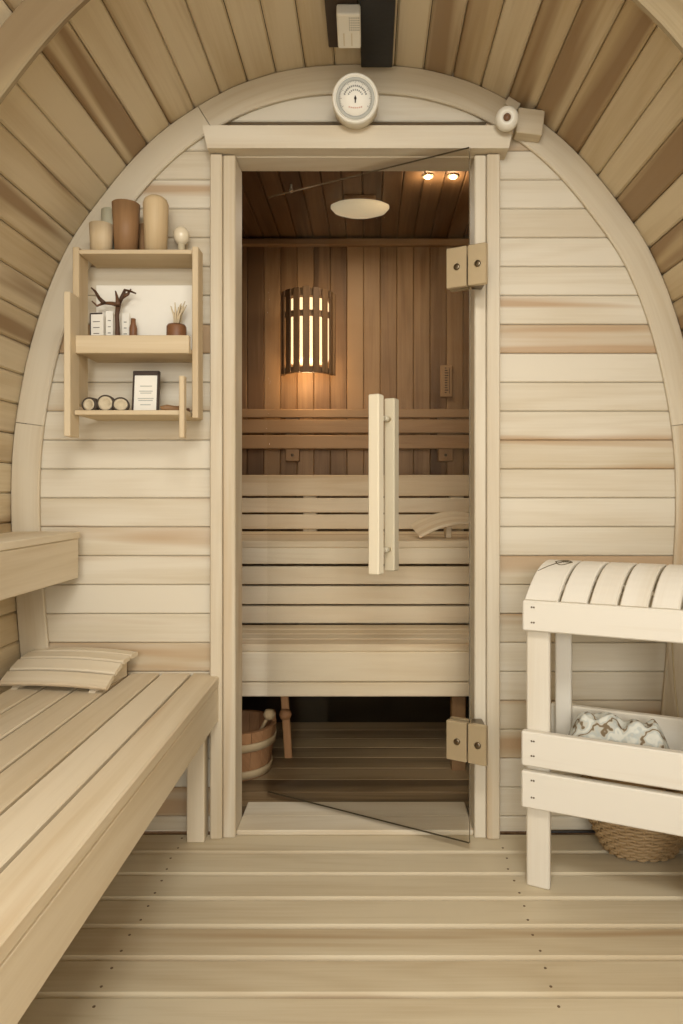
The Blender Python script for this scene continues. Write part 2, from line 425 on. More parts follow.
for sgn in (1, -1):
    q = MB(); q.box(hb+gn*.0456*sgn+Vector((0, 0, .914)), (.031, .031, .466), Rg, grain=2, bevel=.003, tone=-.8)
    h_ = q.build('handle_bar', 'handle', door)
    for zz in (1.09, .74):
        q = MB(); q.tube([hb+gn*.003*sgn+Vector((0, 0, zz)), hb+gn*.031*sgn+Vector((0, 0, zz))], .007, 12); q.build('handle_peg', 'handle', h_)
for zc, hh in ((1.453, .1), (.275, .097)):
    q = MB()
    q.box(H0+gd*.0285+gn*.012+Vector((0, 0, zc)), (.053, .014, hh), Rg, bevel=.0015)
    q.box(H0+gd*.0285-gn*.012+Vector((0, 0, zc)), (.053, .014, hh), Rg, bevel=.0015)
    hi = q.build('hinge', 'steel', door)
    q = MB(); q.box(H0-gd*.0255+gn*.012+Vector((0, 0, zc)), (.047, .014, hh), Rg, bevel=.0015); q.build('frame_plate', 'steel', hi)
    q = MB(); p0 = H0-gd*.03+gn*.004
    q.span((p0.x-.012, p0.y+.008, zc-hh*.38), (p0.x+.016, 1.757, zc+hh*.38), grain=2, bevel=.002); q.build('mounting_block', 'screw', hi)
    for du in (.026, -.028):
        q = MB(); q.lathe([(.0001, .0), (.008, 0), (.008, .004), (.005, .005), (.0001, .005)], H0+gd*du+gn*.019+Vector((0, 0, zc)), Matrix((gd, Vector((0, 0, 1)), gn)).transposed(), seg=14)
        q.build('screw', 'screw', hi)

# ------------------------------------------------------------------ benches in the hot room
LY, LZ, UY, UZ, UB = 2.14, .417, 2.46, .717, 3.06
t = thing('sauna_bench', 'low slatted bench in the hot room just behind the glass door', 'bench', (0, LY, 0))
for i in range(4):
    q = MB(); y0 = LY+i*.079; q.span((-1.005, y0, LZ-.024), (1.005, y0+.072, LZ), bevel=.003); q.build('slat', 'sbench', t)
q = MB(); q.span((-1.005, LY, LZ-.118), (1.005, LY+.024, LZ-.0245), bevel=.003, tone=-.4); q.build('fascia', 'sbench', t)
q = MB(); q.span((-1.005, LY+.001, .252), (1.005, LY+.024, LZ-.121), bevel=.003, tone=-.2); q.build('fascia', 'sbench', t)
for x0 in (-.62, .262):
    q = MB(); q.span((x0, LY+.05, 0), (x0+.045, LY+.09, LZ-.025), bevel=.002); q.build('leg', 'cedar', t)
t = thing('sauna_bench', 'high slatted bench against the back of the hot room', 'bench', (0, UY, 0))
for i in range(7):
    q = MB(); y0 = UY+i*.085; q.span((-1.005, y0, UZ-.024), (1.005, y0+.078, UZ), bevel=.003); q.build('slat', 'sbench', t)
q = MB(); q.span((-1.005, UY, .634), (1.005, UY+.022, UZ-.0245), bevel=.003); q.build('fascia', 'sbench', t)
for za, zb in ((.561, .625), (.489, .554), (.42, .482)):
    q = MB(); q.span((-1.005, UY, za), (1.005, UY+.022, zb), bevel=.003); q.build('riser_slat', 'sbench', t)
for x0 in (-.6, .42):
    q = MB(); q.span((x0, UY+.024, .0), (x0+.045, UY+.06, UZ-.025), bevel=.002); q.build('post', 'sbench', t)
# back rests
t = thing('backrest', 'low backrest of three broad pale slats behind the high bench', 'backrest', (0, UB, UZ))
for ya, yb in ((475, 496), (498, 512.5), (514.5, 529)):
    q = MB(); q.span((-1.0, UB-.02, at(0, yb, UB-.02).z), (1.0, UB, at(0, ya, UB-.02).z), bevel=.003); q.build('slat', 'sbench', t)
for x0 in (-.3, .36):
    q = MB(); q.span((x0, UB+.001, UZ-.02), (x0+.06, BY-.001, .955), bevel=.002); q.build('upright', 'sbench', t)
t = thing('backrest', 'high reddish backrest rail of three slats on the plank wall', 'backrest', (0, UB, 1.1))
for ya, yb in ((409, 417.5), (419.5, 433), (435, 448.5)):
    q = MB(); q.span((-1.0, UB, at(0, yb, UB).z), (1.0, UB+.02, at(0, ya, UB).z), bevel=.003, tone=-.6); q.build('slat', 'cedar', t)
for xa, xb in ((285.5, 299), (438.5, 453)):
    a = at(xa, 461, UB+.021); b = at(xb, 411, UB+.021)
    q = MB(); q.span((a.x, UB+.021, a.z), (b.x, BY-.001, b.z), bevel=.002, tone=-.5); k_ = q.build('block', 'cedar', t)
    q = MB(); q.lathe([(.0001, 0), (.007, 0), (.006, .003), (.0001, .003)], ((a.x+b.x)/2, UB+.021, a.z+.027), rotx(math.pi/2), seg=12); q.build('screw', 'screw', k_)
# arched head rest on the high bench: bent slats
t = thing('headrest', 'bent slatted wooden headrest on the high bench inside the hot room', 'headrest', (.34, 2.6, UZ))
def bent(mb, c, axis, side, chord, rise, w, th, n=14, lift=.0, tone=None, skew=0):
    path, ups = [], []
    for i in range(n+1):
        u = -1+2*i/n; zz = rise*(1-u*u); path.append(c+axis*(u*chord/2)+Vector((0, 0, zz+lift)))
        sl = -2*u*rise/(chord/2); ups.append((Vector((0, 0, 1))-axis*sl).normalized())
    mb.sweep(path, side, ups, w, th, tone, ch=.003)
hs = Vector((-.12, .95, .21)).normalized()
for i in range(4):
    q = MB(); bent(q, Vector((.352-.006*i, 2.565+i*.039, UZ+.0125+i*.0085)), Vector((1, 0, 0)), hs, .34, .052, .042, .012); q.build('slat', 'sbench', t)
for x0 in (.30, .40):
    q = MB(); q.span((x0-.01, 2.60, UZ+.001), (x0+.01, 2.69, UZ+.051), bevel=.002); q.build('rib', 'sbench', t)

# wall lamp with a slatted shade
LC = Vector((-.277, BY-.075, 1.598))
t = thing('wall_lamp', 'glowing corner lamp behind a slatted wooden shade on the plank wall', 'lamp', LC)
RL, NL = .118, 9
for i in range(NL):
    th = math.pi*(.03+.94*i/(NL-1)); p = LC+Vector((-RL*math.cos(th), -RL*.78*math.sin(th), 0))
    top = .19-.012*abs(math.cos(th)); bot = -.185
    q = MB(); q.box(p+Vector((0, 0, (top+bot)/2)), (.03, .008, top-bot), rotz(th-math.pi/2), grain=2, bevel=.002, tone=.9); q.build('slat', 'cedar', t)
for zc, wd in ((.168, .02), (.075, .017), (-.172, .017)):
    path, sd = [], []
    for i in range(17):
        th = math.pi*i/16; d = Vector((-math.cos(th), -.78*math.sin(th), 0)); path.append(LC+d*(RL-.01)+Vector((0, -.0, zc))); sd.append(d.normalized())
    q = MB(); q.sweep(path, (0, 0, 1), sd, wd*1.6, .008, .9, ch=.001); q.build('hoop', 'cedar', t)
q = MB(); q.lathe([(.001, -.13), (.088, -.128), (.094, -.11), (.094, .13), (.088, .148), (.001, .15)], LC, seg=24, sy=.74); q.build('diffuser', 'bulb', t)
pl = bpy.data.lights.new('lamp_light', 'POINT'); pl.energy = 1.3; pl.color = (1, .72, .42); pl.shadow_soft_size = .04
po = bpy.data.objects.new('lamp_light', pl); COL.objects.link(po); po.location = LC+Vector((0, -.06, -.19))
# ceiling lamp and spots
p = Vector((-.04, 2.73, CZI))
t = thing('ceiling_lamp', 'oblong ivory lamp on the hot room ceiling', 'lamp', p)
q = MB(); q.span((p.x-.062, p.y-.06, CZI-.012), (p.x+.062, p.y+.06, CZI), bevel=.003, tone=.8); q.build('base', 'cedar', t)
q = MB(); q.lathe([(.001, -.062), (.06, -.06), (.1, -.048), (.117, -.03), (.117, -.02), (.1, -.012), (.001, -.012)], p, seg=32, sy=.5); q.build('diffuser', 'opal', t)
al = bpy.data.lights.new('ceiling_lamp_light', 'AREA'); al.shape = 'DISK'; al.size = .2; al.energy = 1.8; al.color = (1, .9, .74)
ao = bpy.data.objects.new('ceiling_lamp_light', al); COL.objects.link(ao); ao.location = p+Vector((0, 0, -.075))
for x, lab in ((428, 'left one of two small bright spotlights in the dark plank ceiling'), (453, 'right one of two small bright spotlights in the dark plank ceiling')):
    a = at(x, 178, 2.51); a.z = CZI
    t = thing('spotlight', lab, 'spotlight', a, 'spotlights in the hot room ceiling')
    q = MB(); q.lathe([(.0135, -.001), (.022, -.001), (.022, -.004), (.0135, -.006)], a, seg=20); q.build('bezel', 'steel', t)
    q = MB(); q.lathe([(.0001, -.001), (.013, -.001), (.011, -.008), (.0001, -.01)], a, seg=20); q.build('lens', 'spot', t)
    sl = bpy.data.lights.new('spot_light', 'POINT'); sl.energy = .5; sl.color = (1, .76, .48); sl.shadow_soft_size = .012
    so = bpy.data.objects.new('spot_light', sl); COL.objects.link(so); so.location = a+Vector((0, 0, -.035))
a = at(291, 187, 2.58); a.z = CZI
q = MB(); q.tube([a, a+Vector((0, 0, -.02))], .004, 8); q.lathe([(.0001, -.034), (.006, -.031), (.0085, -.025), (.006, -.019), (.0001, -.016)], a, seg=14)
mono('sensor', q, 'white', 'tiny white knob sensor on the left of the dark ceiling', 'sensor')
a = at(440.5, 397, BY-.012); b = at(452.5, 365, BY-.012)
t = thing('thermometer', 'narrow tan wooden thermometer on the plank wall right of the handles', 'thermometer', ((a.x+b.x)/2, BY, a.z))
q = MB(); q.span((a.x, BY-.013, a.z), (b.x, BY, b.z), bevel=.003, tone=-1.4); q.build('board', 'cedar', t)
q = MB(); xm = (a.x+b.x)/2
for i in range(11):
    zz = a.z+.018+i*.0112; q.span((xm-.008, BY-.0142, zz), (xm-.008+random.choice((.008, .012, .016)), BY-.013, zz+.004), bevel=0)
q.span((xm+.0125, BY-.0145, a.z+.015), (xm+.0145, BY-.013, b.z-.015), bevel=0); q.build('scale', 'ink', t)

# bucket and ladles
BC = Vector((-.425, 2.205, 0))
t = thing('bucket', 'reddish wooden stave bucket with two pale hoops behind the door jamb', 'bucket', BC)
def br(zz): return .1+.022*zz/.152
q = MB(); n = 18
for i in range(n):
    a0, a1 = 2*math.pi*(i+.02)/n, 2*math.pi*(i+.98)/n; vs = []; gs = []
    for zz in (0, .152):
        for rr in (br(zz), br(zz)-.014):
            for k in range(4):
                th = a0+(a1-a0)*k/3; vs.append(BC+Vector((rr*math.cos(th), rr*math.sin(th), zz))); gs.append((zz, rr*th, rr))
    fs = []
    for k in range(3): fs += [(k, k+1, 9+k, 8+k), (4+k, 12+k, 13+k, 5+k), (8+k, 9+k, 13+k, 12+k), (k, 4+k, 5+k, k+1)]
    fs += [(0, 8, 12, 4), (3, 7, 15, 11)]; q.add(vs, fs, gs, smooth=False)
q.build('staves', 'redwood', t)
q = MB(); q.lathe([(.0001, .012), (.09, .012), (.09, .024), (.0001, .024)], BC); q.build('bottom', 'redwood', t)
for zz in (.005, .092):
    q = MB(); q.lathe([(br(zz)+.001, zz), (br(zz)+.006, zz+.001), (br(zz+.026)+.006, zz+.025), (br(zz+.026)+.001, zz+.026)], BC, seg=36); q.build('hoop', 'hoop', t)
d = Vector((math.cos(.25), math.sin(.25), 0))
for sg, mt in ((1, 'redwood'), (-1, 'redwood')):
    q = MB(); q.sweep([BC+d*(.112)*sg+Vector((0, 0, .11)), BC+d*.113*sg+Vector((0, 0, .178))], Vector((-d.y, d.x, 0)), d, .034, .013, ch=.004); q.build('ear', mt, t)
q = MB()
pth = [at(263, 745, 2.16), at(266, 728, 2.18), at(269.5, 718, 2.2)]
pth = [BC+Vector((.02, -.0, .036)), BC+Vector((.05, -.012, .09)), BC+Vector((.085, -.027, .15)), BC+Vector((.1, -.032, .178))]
t = thing('ladle', 'pale ladle with a round knob standing in the wooden bucket', 'ladle', BC+Vector((.045, 0, .025)))
q.tube(pth, [.006, .006, .0055, .006]); q.build('handle', 'hoop', t)
q = MB(); q.lathe([(.0001, -.019), (.013, -.014), (.0195, 0), (.013, .014), (.0001, .017)], BC+Vector((.105, -.034, .187)), seg=18); q.build('knob', 'hoop', t)
q = MB(); q.lathe([(.001, 0), (.025, .004), (.03, .02), (.028, .021), (.022, .006), (.001, .004)], BC+Vector((.02, .0, .026)), seg=18); q.build('bowl', 'hoop', t)
f0, f1 = at(288.5, 757, 2.30), at(284, 690, 2.29)
t = thing('stirring_stick', 'wooden stick with a pinkish knob under the low bench, right of the bucket', 'stick', (f0.x, 2.30, 0))
q = MB(); q.sweep([Vector((f0.x, 2.30, .0)), Vector((f1.x, 2.29, .24))], (1, 0, 0), (0, 1, 0), .026, .012, ch=.003); q.build('handle', 'redwood', t)
q = MB(); q.lathe([(.0001, -.017), (.016, -.013), (.021, 0), (.016, .013), (.0001, .017)], Vector((at(285.5, 714, 2.27).x, 2.266, .897-.223*2.27/.683)), seg=18); q.build('knob', 'redwood', t)

# ------------------------------------------------------------------ left bench and ledge
LB = .42
t = thing('bench', 'long slatted wooden bench along the left side of the changing room', 'bench', (-.6, 1.0, 0))
xs = -.389
for i in range(6):
    x1 = xs-i*.0815; x0 = x1-.0745
    q = MB(); q.span((max(x0, -.885), -.3, LB-.024), (x1, 1.79 if x0 > -.8 else 1.76, LB), grain=1, bevel=.003); q.build('slat', 'bench', t)
q = MB(); q.span((xs-.026, -.3, LB-.115), (xs-.001, 1.785, LB-.0245), grain=1, bevel=.003, tone=.2); q.build('fascia', 'bench', t)
for y0 in (1.742, .7, -.2):
    q = MB(); q.span((-.468, y0, 0), (-.423, y0+.045, LB-.025), grain=2, bevel=.002); q.build('leg', 'bench', t)
    q = MB(); q.span((-.87, y0+.012, LB-.075), (-.469, y0+.034, LB-.025), grain=0, bevel=.002); q.build('bearer', 'bench', t)
t = thing('ledge', 'narrow upper wooden ledge above the bench at the left edge', 'bench', (-.82, 1.0, .67))
q = MB(); q.span((-.91, -.3, .775), (-.747, 1.76, .793), grain=1, bevel=.002, tone=-.2); q.build('top_board', 'bench', t)
q = MB(); q.span((-.776, -.3, .674), (-.749, 1.755, .7745), grain=1, bevel=.002, tone=0); q.build('fascia', 'bench', t)
for y0 in (1.6, .6, -.2):
    q = MB(); q.span((-.9, y0, .70), (-.777, y0+.03, .7745), grain=0, bevel=.002); q.build('bracket', 'bench', t)
# head rest on the left bench: straight slats on curved ribs, low front rising to the back
HR = Vector((-.757, 1.625, LB)); yaw = math.radians(-8)
t = thing('headrest', 'curved slatted wooden headrest lying on the left bench', 'headrest', HR)
Rz = rotz(yaw)
def hprof(u): return Vector((0, .155*u, .0095+.048*math.sin(math.pi*.5*min(1, u*1.3))))
for i in range(4):
    u0, u1 = i*.26, i*.26+.235; a, b = hprof(u0), hprof(u1); d = (b-a); wd = d.length; d.normalize(); nrm = Vector((0, -d.z, d.y))
    path, sds = [], []
    for k in range(11):
        xx = -.138+.276*k/10; bow = .007*(1-(xx/.138)**2); path.append(HR+Rz@(Vector((xx, 0, 0))+(a+b)/2+nrm*bow))
    q = MB(); q.sweep(path, Rz@d, Rz@nrm, wd, .011, ch=.003); q.build('slat', 'pale' if i == 9 else 'bench', t)
for xx in (-.1, .1):
    path = [HR+Rz@(Vector((xx, 0, 0))+hprof(u*.1)*1.0-Vector((0, 0, .011))) for u in range(0, 11)]
    vs, fs = [], []
    for p_ in path:
        for dx in (-.009, .009):
            vs.append(p_+Rz@Vector((dx, 0, 0))); vs.append(Vector((p_.x, p_.y, LB+.0005))+Rz@Vector((dx, 0, 0)))
    for i in range(10):
        o = i*4; fs += [(o, o+4, o+6, o+2), (o+1, o+3, o+7, o+5), (o, o+1, o+5, o+4), (o+2, o+6, o+7, o+3)]
    fs += [(0, 2, 3, 1), (40, 41, 43, 42)]
    q = MB(); q.add(vs, fs); q.build('rib', 'bench', t)

# ------------------------------------------------------------------ stool on the right
A = Vector((.345, 1.535, 0)); th = math.radians(24); sd_ = Vector((math.cos(th), -math.sin(th), 0)); sn = Vector((math.sin(th), math.cos(th), 0))
Rs = rotz(-th); SL, SD = .41, .2
t = thing('stool', 'pale birch stool with bent slat seat and lower tray at the right', 'stool', A+sd_*SL/2+sn*SD/2)
def sb(name, x0, x1, y0, y1, z0, z1, grain=None, tone=None, mat='pale', bevel=.003, par=None):
    sz = (x1-x0, y1-y0, z1-z0); q = MB(); g_ = sz.index(max(sz)) if grain is None else grain
    q.box(A+sd_*(x0+x1)/2+sn*(y0+y1)/2+Vector((0, 0, (z0+z1)/2)), sz, Rs, grain=g_, bevel=bevel, tone=tone)
    return q.build(name, mat, par or t)
sb('front_leg', .002, .054, .021, .043, 0, .585)
sb('front_leg', SL-.054, SL-.002, .021, .043, 0, .585)
sb('back_post', .045, .083, SD-.044, SD-.022, .272, .585)
sb('back_post', SL-.068, SL-.03, SD-.044, SD-.022, .272, .585)
r1 = sb('front_rail', -.003, SL+.003, 0, .02, .583, .651, tone=-.9)
sb('back_rail', .03, SL-.03, SD-.02, SD, .583, .651)
r2 = sb('tray_rail', -.005, SL+.003, -.001, .02, .280, .357, tone=-.8)
r3 = sb('tray_rail', -.005, SL+.003, -.001, .02, .186, .268, tone=-.9)
sb('tray_back_rail', .03, SL-.03, SD-.02, SD, .285, .372)
sb('tray_side_rail', .004, .024, .045, SD-.02, .30, .375, tone=.4)
sb('tray_side_rail', SL-.024, SL-.004, .045, SD-.02, .30, .375)
for i in range(3): sb('tray_slat', .02, SL-.02, .045+i*.047, .045+i*.047+.042, .272, .284)
sb('seat_end', .004, .022, .022, SD-.022, .6, .648); sb('seat_end', SL-.022, SL-.004, .022, SD-.022, .6, .648)
for r_, zs in ((r1, (.637, .603)), (r2, (.338, .305)), (r3, (.25, .212))):
    for zz in zs:
        q = MB()
        for xx in (.018, .023):
            q.lathe([(.0001, 0), (.0022, 0), (.0018, .001), (.0001, .001)], A+sd_*xx+sn*(-.0012 if r_ is not r1 else -.0002)+Vector((0, 0, zz)), Rs@rotx(math.pi/2), seg=10)
        q.build('screw_pair', 'screw', r_)
ss = (Vector((.62, .785, 0))).normalized(); slw = [.079]+[.0615]*5; x0 = .0; first = None
for i, wd in enumerate(slw):
    q = MB(); bent(q, A+sd_*(x0+wd/2-.003)+ss*.132, ss, sd_, .25, .076, wd-.0065, .013, n=16, lift=.65, tone=-.9 if i % 2 else -.5)
    s_ = q.build('seat_slat', 'pale', t); first = first or s_; x0 += wd
# burnt leaf mark on the first slat
def on_seat(a, b):               # a across the slat, b along the arch (-1..1)
    zz = .076*(1-b*b)+.65+.0068; return A+sd_*(a-.003)+ss*(.132+b*.125)+Vector((0, 0, zz))
q = MB()
up = [(.03+.038*i/12, -.18-.14*math.sin(math.pi*i/12)) for i in range(13)]; dn = [(.03+.038*i/12, -.18+.12*math.sin(math.pi*i/12)) for i in range(13)]
q.tube([on_seat(a_, b_) for a_, b_ in up], .0014, 5); q.tube([on_seat(a_, b_) for a_, b_ in dn], .0014, 5)
q.tube([on_seat(.068-.06*i/8, -.18-(.0 if i < 4 else .07*(i-3))) for i in range(9)], .0014, 5)
for k in range(3):
    q.tube([on_seat(.036+.006*k, -.26+.03*k), on_seat(.046+.005*k, -.12)], .0012, 5)
q.build('emblem', 'burn', first)

# towel in the tray
q = MB(); nx, ny = 44, 22; vs, fs = [], []
from mathutils import noise as MN
for j in range(ny+1):
    for i in range(nx+1):
        u, v = i/nx, j/ny; e = min(1, 4.5*min(u, 1-u))*min(1, 4*min(v, 1-v)); e = e**.5
        lump = .074*math.exp(-((u-.3)/.2)**4)+.03*math.exp(-((u-.1)/.1)**2)+.074*math.exp(-((u-.72)/.17)**4)+.036*math.exp(-((u-.5)/.1)**2)+.018
        wv = u*30+4*MN.noise(Vector((u*3, v*3, 2)))+v*5
        hgt = e*(lump+.006*math.sin(wv)+.006*MN.noise(Vector((u*9, v*5, 7.7))))
        p_ = A+sd_*(.065+.265*u+.006*MN.noise(Vector((u*6, v*6, 3))))+sn*(.048+.10*v)+Vector((0, 0, .2865+max(0, hgt))); vs.append(p_)
for j in range(ny):
    for i in range(nx): o = j*(nx+1)+i; fs.append((o, o+1, o+nx+2, o+nx+1))
q.add(vs, fs, smooth=True)
mono('towel', q, 'cloth', 'crumpled pale blue grey patterned towel heaped in the stool tray', 'towel')

# wicker basket under the stool
BK = Vector((.672, 1.70, 0)); q = MB()
def bkr(zz): u = min(1, max(0, zz)/.17); return .05+.042*math.sin(u*math.pi/2)**.8
def bkp(a_, R0, zz): return BK+Vector((math.cos(a_)*R0*1.5, math.sin(a_)*R0*.98, zz))
for k in range(22):
    zz = .007+k*.0089; R0 = bkr(zz); pts = []
    for i in range(73):
        a_ = 2*math.pi*i/72; pts.append(bkp(a_, R0+.003*math.cos(18*a_+math.pi*(k % 2)), zz+.0012*math.sin(18*a_)))
    q.tube(pts, .0044, 6)
t = thing('basket', 'oval wicker basket on the floor under the birch stool', 'basket', BK)
q.build('weave', 'wicker', t)
q = MB()
for i in range(36):
    a_ = 2*math.pi*i/36; q.tube([bkp(a_, bkr(z_), z_) for z_ in (.006, .02, .045, .08, .12, .16, .2)], .003, 5)
q.build('stakes', 'wicker', t)
q = MB(); pr = [(.0001, .003)]+[(bkr(z_)-.006, z_) for z_ in (.004, .02, .045, .08, .12, .16, .195)]; pr += [(bkr(.195)-.008, .195)]+[(bkr(z_)-.009, z_) for z_ in (.16, .08, .03)]+[(.0001, .008)]
q.lathe(pr, BK, seg=36, sx=1.5, sy=.98); q.build('lining', 'wickerin', t)
q = MB(); q.tube([bkp(2*math.pi*i/48, .092, .205) for i in range(49)], .007, 8); q.build('rim', 'wicker', t)
# cable along the wall foot, cord hanging at the right
q = MB(); q.tube([(.43, 1.787, .006), (.5, 1.786, .006), (.58, 1.787, .006), (.68, 1.786, .006)], .0035, 6)
mono('cable', q, 'rubber', 'thin black cable along the wall foot left of the basket', 'cable')
q = MB(); c0 = at(672.5, 640, 1.75); q.tube([at(670.5, 600, 1.755), at(672.5, 650, 1.755), at(675, 690, 1.755), at(678, 712, 1.755), at(679, 780, 1.755)], .002, 6)
mono('cord', q, 'cord', 'thin pale cord hanging down behind the stool at the right edge', 'cord')

# ------------------------------------------------------------------ wall shelf
t = thing('wall_shelf', 'open three tier wooden wall shelf left of the door', 'shelf', (-.58, WY, 1.03))
q = MB(); q.span((-.718, 1.685, 1.482), (-.440, WY-.001, 1.493), grain=0, bevel=.0015, tone=.1); q.build('shelf_board', 'shelf', t)
q = MB(); q.span((-.7165, 1.676, 1.234), (-.440, WY-.001, 1.246), grain=0, bevel=.0015, tone=.2); mid = q.build('shelf_board', 'shelf', t)
q = MB(); q.span((-.7165, 1.66, 1.232), (-.440, 1.6755, 1.276), grain=0, bevel=.0015, tone=.2); q.build('lip', 'shelf', mid)
q = MB(); q.span((-.715, 1.65, 1.081), (-.4435, WY-.001, 1.0925), grain=0, bevel=.0015, tone=-.2); q.build('shelf_board', 'shelf', t)
for a_, b_ in (((-.7345, 1.686, 1.11), (-.7185, 1.741, 1.5)), ((-.4395, 1.686, 1.077), (-.4245, 1.735, 1.501)),
               ((-.732, 1.632, 1.028), (-.7168, 1.685, 1.374)), ((-.4555, 1.628, 1.024), (-.443, 1.6495, 1.172))):
    q = MB(); q.span(a_, b_, grain=2, bevel=.0015); q.build('post', 'shelf', t)
# objects on the top board
ZT = 1.4932
def cup(name, x, y, rt, rb, h, mat, label, cat='cup', hollow=True, dome=False):
    c = Vector((x, y, ZT)); q = MB()
    if dome: pr = [(.0001, 0), (rb, .001), (rt, h-.018), (rt-.004, h-.007), (rt-.013, h), (.0001, h+.001)]
    elif hollow: pr = [(.0001, 0), (rb, .001), (rt, h), (rt-.005, h), (rb-.005, .008), (.0001, .008)]
    else: pr = [(.0001, 0), (rb, .001), (rt, h-.002), (rt-.002, h), (.0001, h)]
    q.lathe(pr, c, tone=random.uniform(-.3, .3)); return mono(name, q, mat, label, cat, loc=c)
cup('wooden_cup', -.615, 1.722, .0345, .0275, .126, 'brown', 'tall brown tapered wooden cup on the top shelf board')
cup('wooden_block', -.540, 1.722, .0315, .027, .144, 'hoop', 'tall pale round topped wooden cylinder on the top shelf board', 'block', dome=True)
cup('wooden_cup', -.5775, 1.762, .018, .02, .088, 'brown', 'short brown cup half hidden behind the tall pale cylinder')
cup('vase', -.668, 1.768, .0265, .0275, .128, 'sage', 'pale sage green cylinder vase at the back of the top shelf', 'vase')
cup('wooden_cup', -.673, 1.711, .029, .026, .07, 'shelf', 'small light tan wooden cup in front of the sage vase')
c = Vector((-.484, 1.752, ZT)); t = thing('glass_bulb', 'glossy whitish glass bulb at the right end of the top shelf', 'bulb', c)
q = MB(); q.lathe([(.0001, .034), (.010, .036), (.017, .044), (.0205, .056), (.0195, .068), (.012, .078), (.0001, .081)], c, seg=24, sx=1.0); q.build('globe', 'pearl', t)
q = MB(); q.lathe([(.0001, 0), (.014, .0005), (.014, .006), (.009, .01), (.009, .036), (.0001, .036)], c, seg=18); q.build('base', 'offwhite', t)
# middle board: white panel, branch, cards, pot
ZM = 1.2465
q = MB(); q.span((-.7135, 1.779, ZM), (-.444, 1.785, 1.433), bevel=.001)
mono('display_board', q, 'paper', 'white backing panel standing on the middle shelf board', 'board')
def px(x, y, Y=1.735): return at(x, y, Y)
t = thing('branch', 'brown forked driftwood branch like a little tree on the middle shelf', 'branch', (px(118, 333).x, 1.735, ZM))
q = MB(); b0 = px(117.5, 345); b0.z = ZM
q.tube([b0, px(117.5, 328), px(117, 315), px(118.5, 304)], [.0085, .006, .0055, .007]); q.build('trunk', 'dark', t)
for pts in ([(118, 305), (112, 303.5), (104, 303), (97, 306), (92, 301)], [(104, 303), (99, 298), (95, 291), (91, 287.5)], [(118, 305), (117, 297), (115.5, 291)],
            [(118.5, 304), (122, 297), (125, 290), (130, 291), (136, 293.5)], [(122, 297), (128, 294), (131, 289)]):
    q = MB(); n_ = len(pts); q.tube([px(x_, y_, 1.735+random.uniform(-.012, .012)) for x_, y_ in pts], [.006-.0042*i/(n_-1) for i in range(n_)], 7); q.build('limb', 'dark', t)
def card(x0, y0, x1, Y, lab, tilt, name='card', mat='paper', marks=True, edge=None):
    a_ = at(x0, y0, Y); b_ = at(x1, y0, Y); h = a_.z-ZM; w_ = b_.x-a_.x; c_ = Vector(((a_.x+b_.x)/2, Y, ZM)); R = rotz(math.radians(tilt))
    q = MB(); q.box(c_+Vector((0, 0, h/2)), (w_, .003, h), R, bevel=.0008, mat=0)
    if edge: 
        q.box(c_+R@Vector((-w_/2+.002, -.0018, h/2)), (.003, .001, h*.96), R, bevel=0, mat=1); q.box(c_+R@Vector((0, -.0018, h-.003)), (w_*.9, .001, .004), R, bevel=0, mat=1)
    if marks:
        for k in range(3): q.box(c_+R@Vector((0, -.0018, h*(.5+.14*k))), (w_*random.uniform(.3, .6), .0008, .002), R, bevel=0, mat=2)
    return mono(name, q, [mat, 'ink', 'grey'], lab, 'card')
card(89.5, 312.5, 104, 1.752, 'white card with a dark edge left of the driftwood branch', -8, edge=True)
card(106, 311, 113, 1.757, 'narrow white card just left of the branch trunk', 5)
card(121.5, 313, 129.5, 1.757, 'small white card just right of the branch trunk', -4)
p_ = Vector((px(133.3, 330, 1.75).x, 1.75, ZM)); q = MB()
q.lathe([(.0001, 0), (.0095, .001), (.01, .068), (.0065, .078), (.006, .092), (.0001, .093)], p_, seg=16); mono('bottle', q, 'terracotta', 'slim brown bottle right of the driftwood branch', 'bottle', loc=p_)
p_ = Vector((px(149.5, 330, 1.74).x, 1.74, ZM)); q = MB(); q.box(p_+Vector((0, 0, .021)), (.042, .03, .042), bevel=.003); mono('box', q, 'shelf', 'low tan wooden box between branch and plant pot', 'box', loc=p_)
p_ = Vector((px(176.5, 330, 1.73).x, 1.73, ZM))
t = thing('plant_pot', 'brown pot of pale dried twigs on the middle shelf', 'plant', p_)
q = MB(); q.lathe([(.0001, 0), (.021, .001), (.025, .03), (.0245, .066), (.0215, .071), (.0195, .067), (.0001, .06)], p_); q.build('pot', 'terracotta', t)
q = MB()
for k in range(13):
    a_ = random.uniform(0, 6.28); r_ = random.uniform(.012, .034); hh = random.uniform(.045, .072)
    q.tube([p_+Vector((.004*math.cos(a_), .004*math.sin(a_), .062)), p_+Vector((r_*.45*math.cos(a_), r_*.4*math.sin(a_), .062+hh*.6)), p_+Vector((r_*math.cos(a_), r_*.6*math.sin(a_), .062+hh))], [.0022, .0028, .0012], 5)
q.build('twigs', 'twig', t)
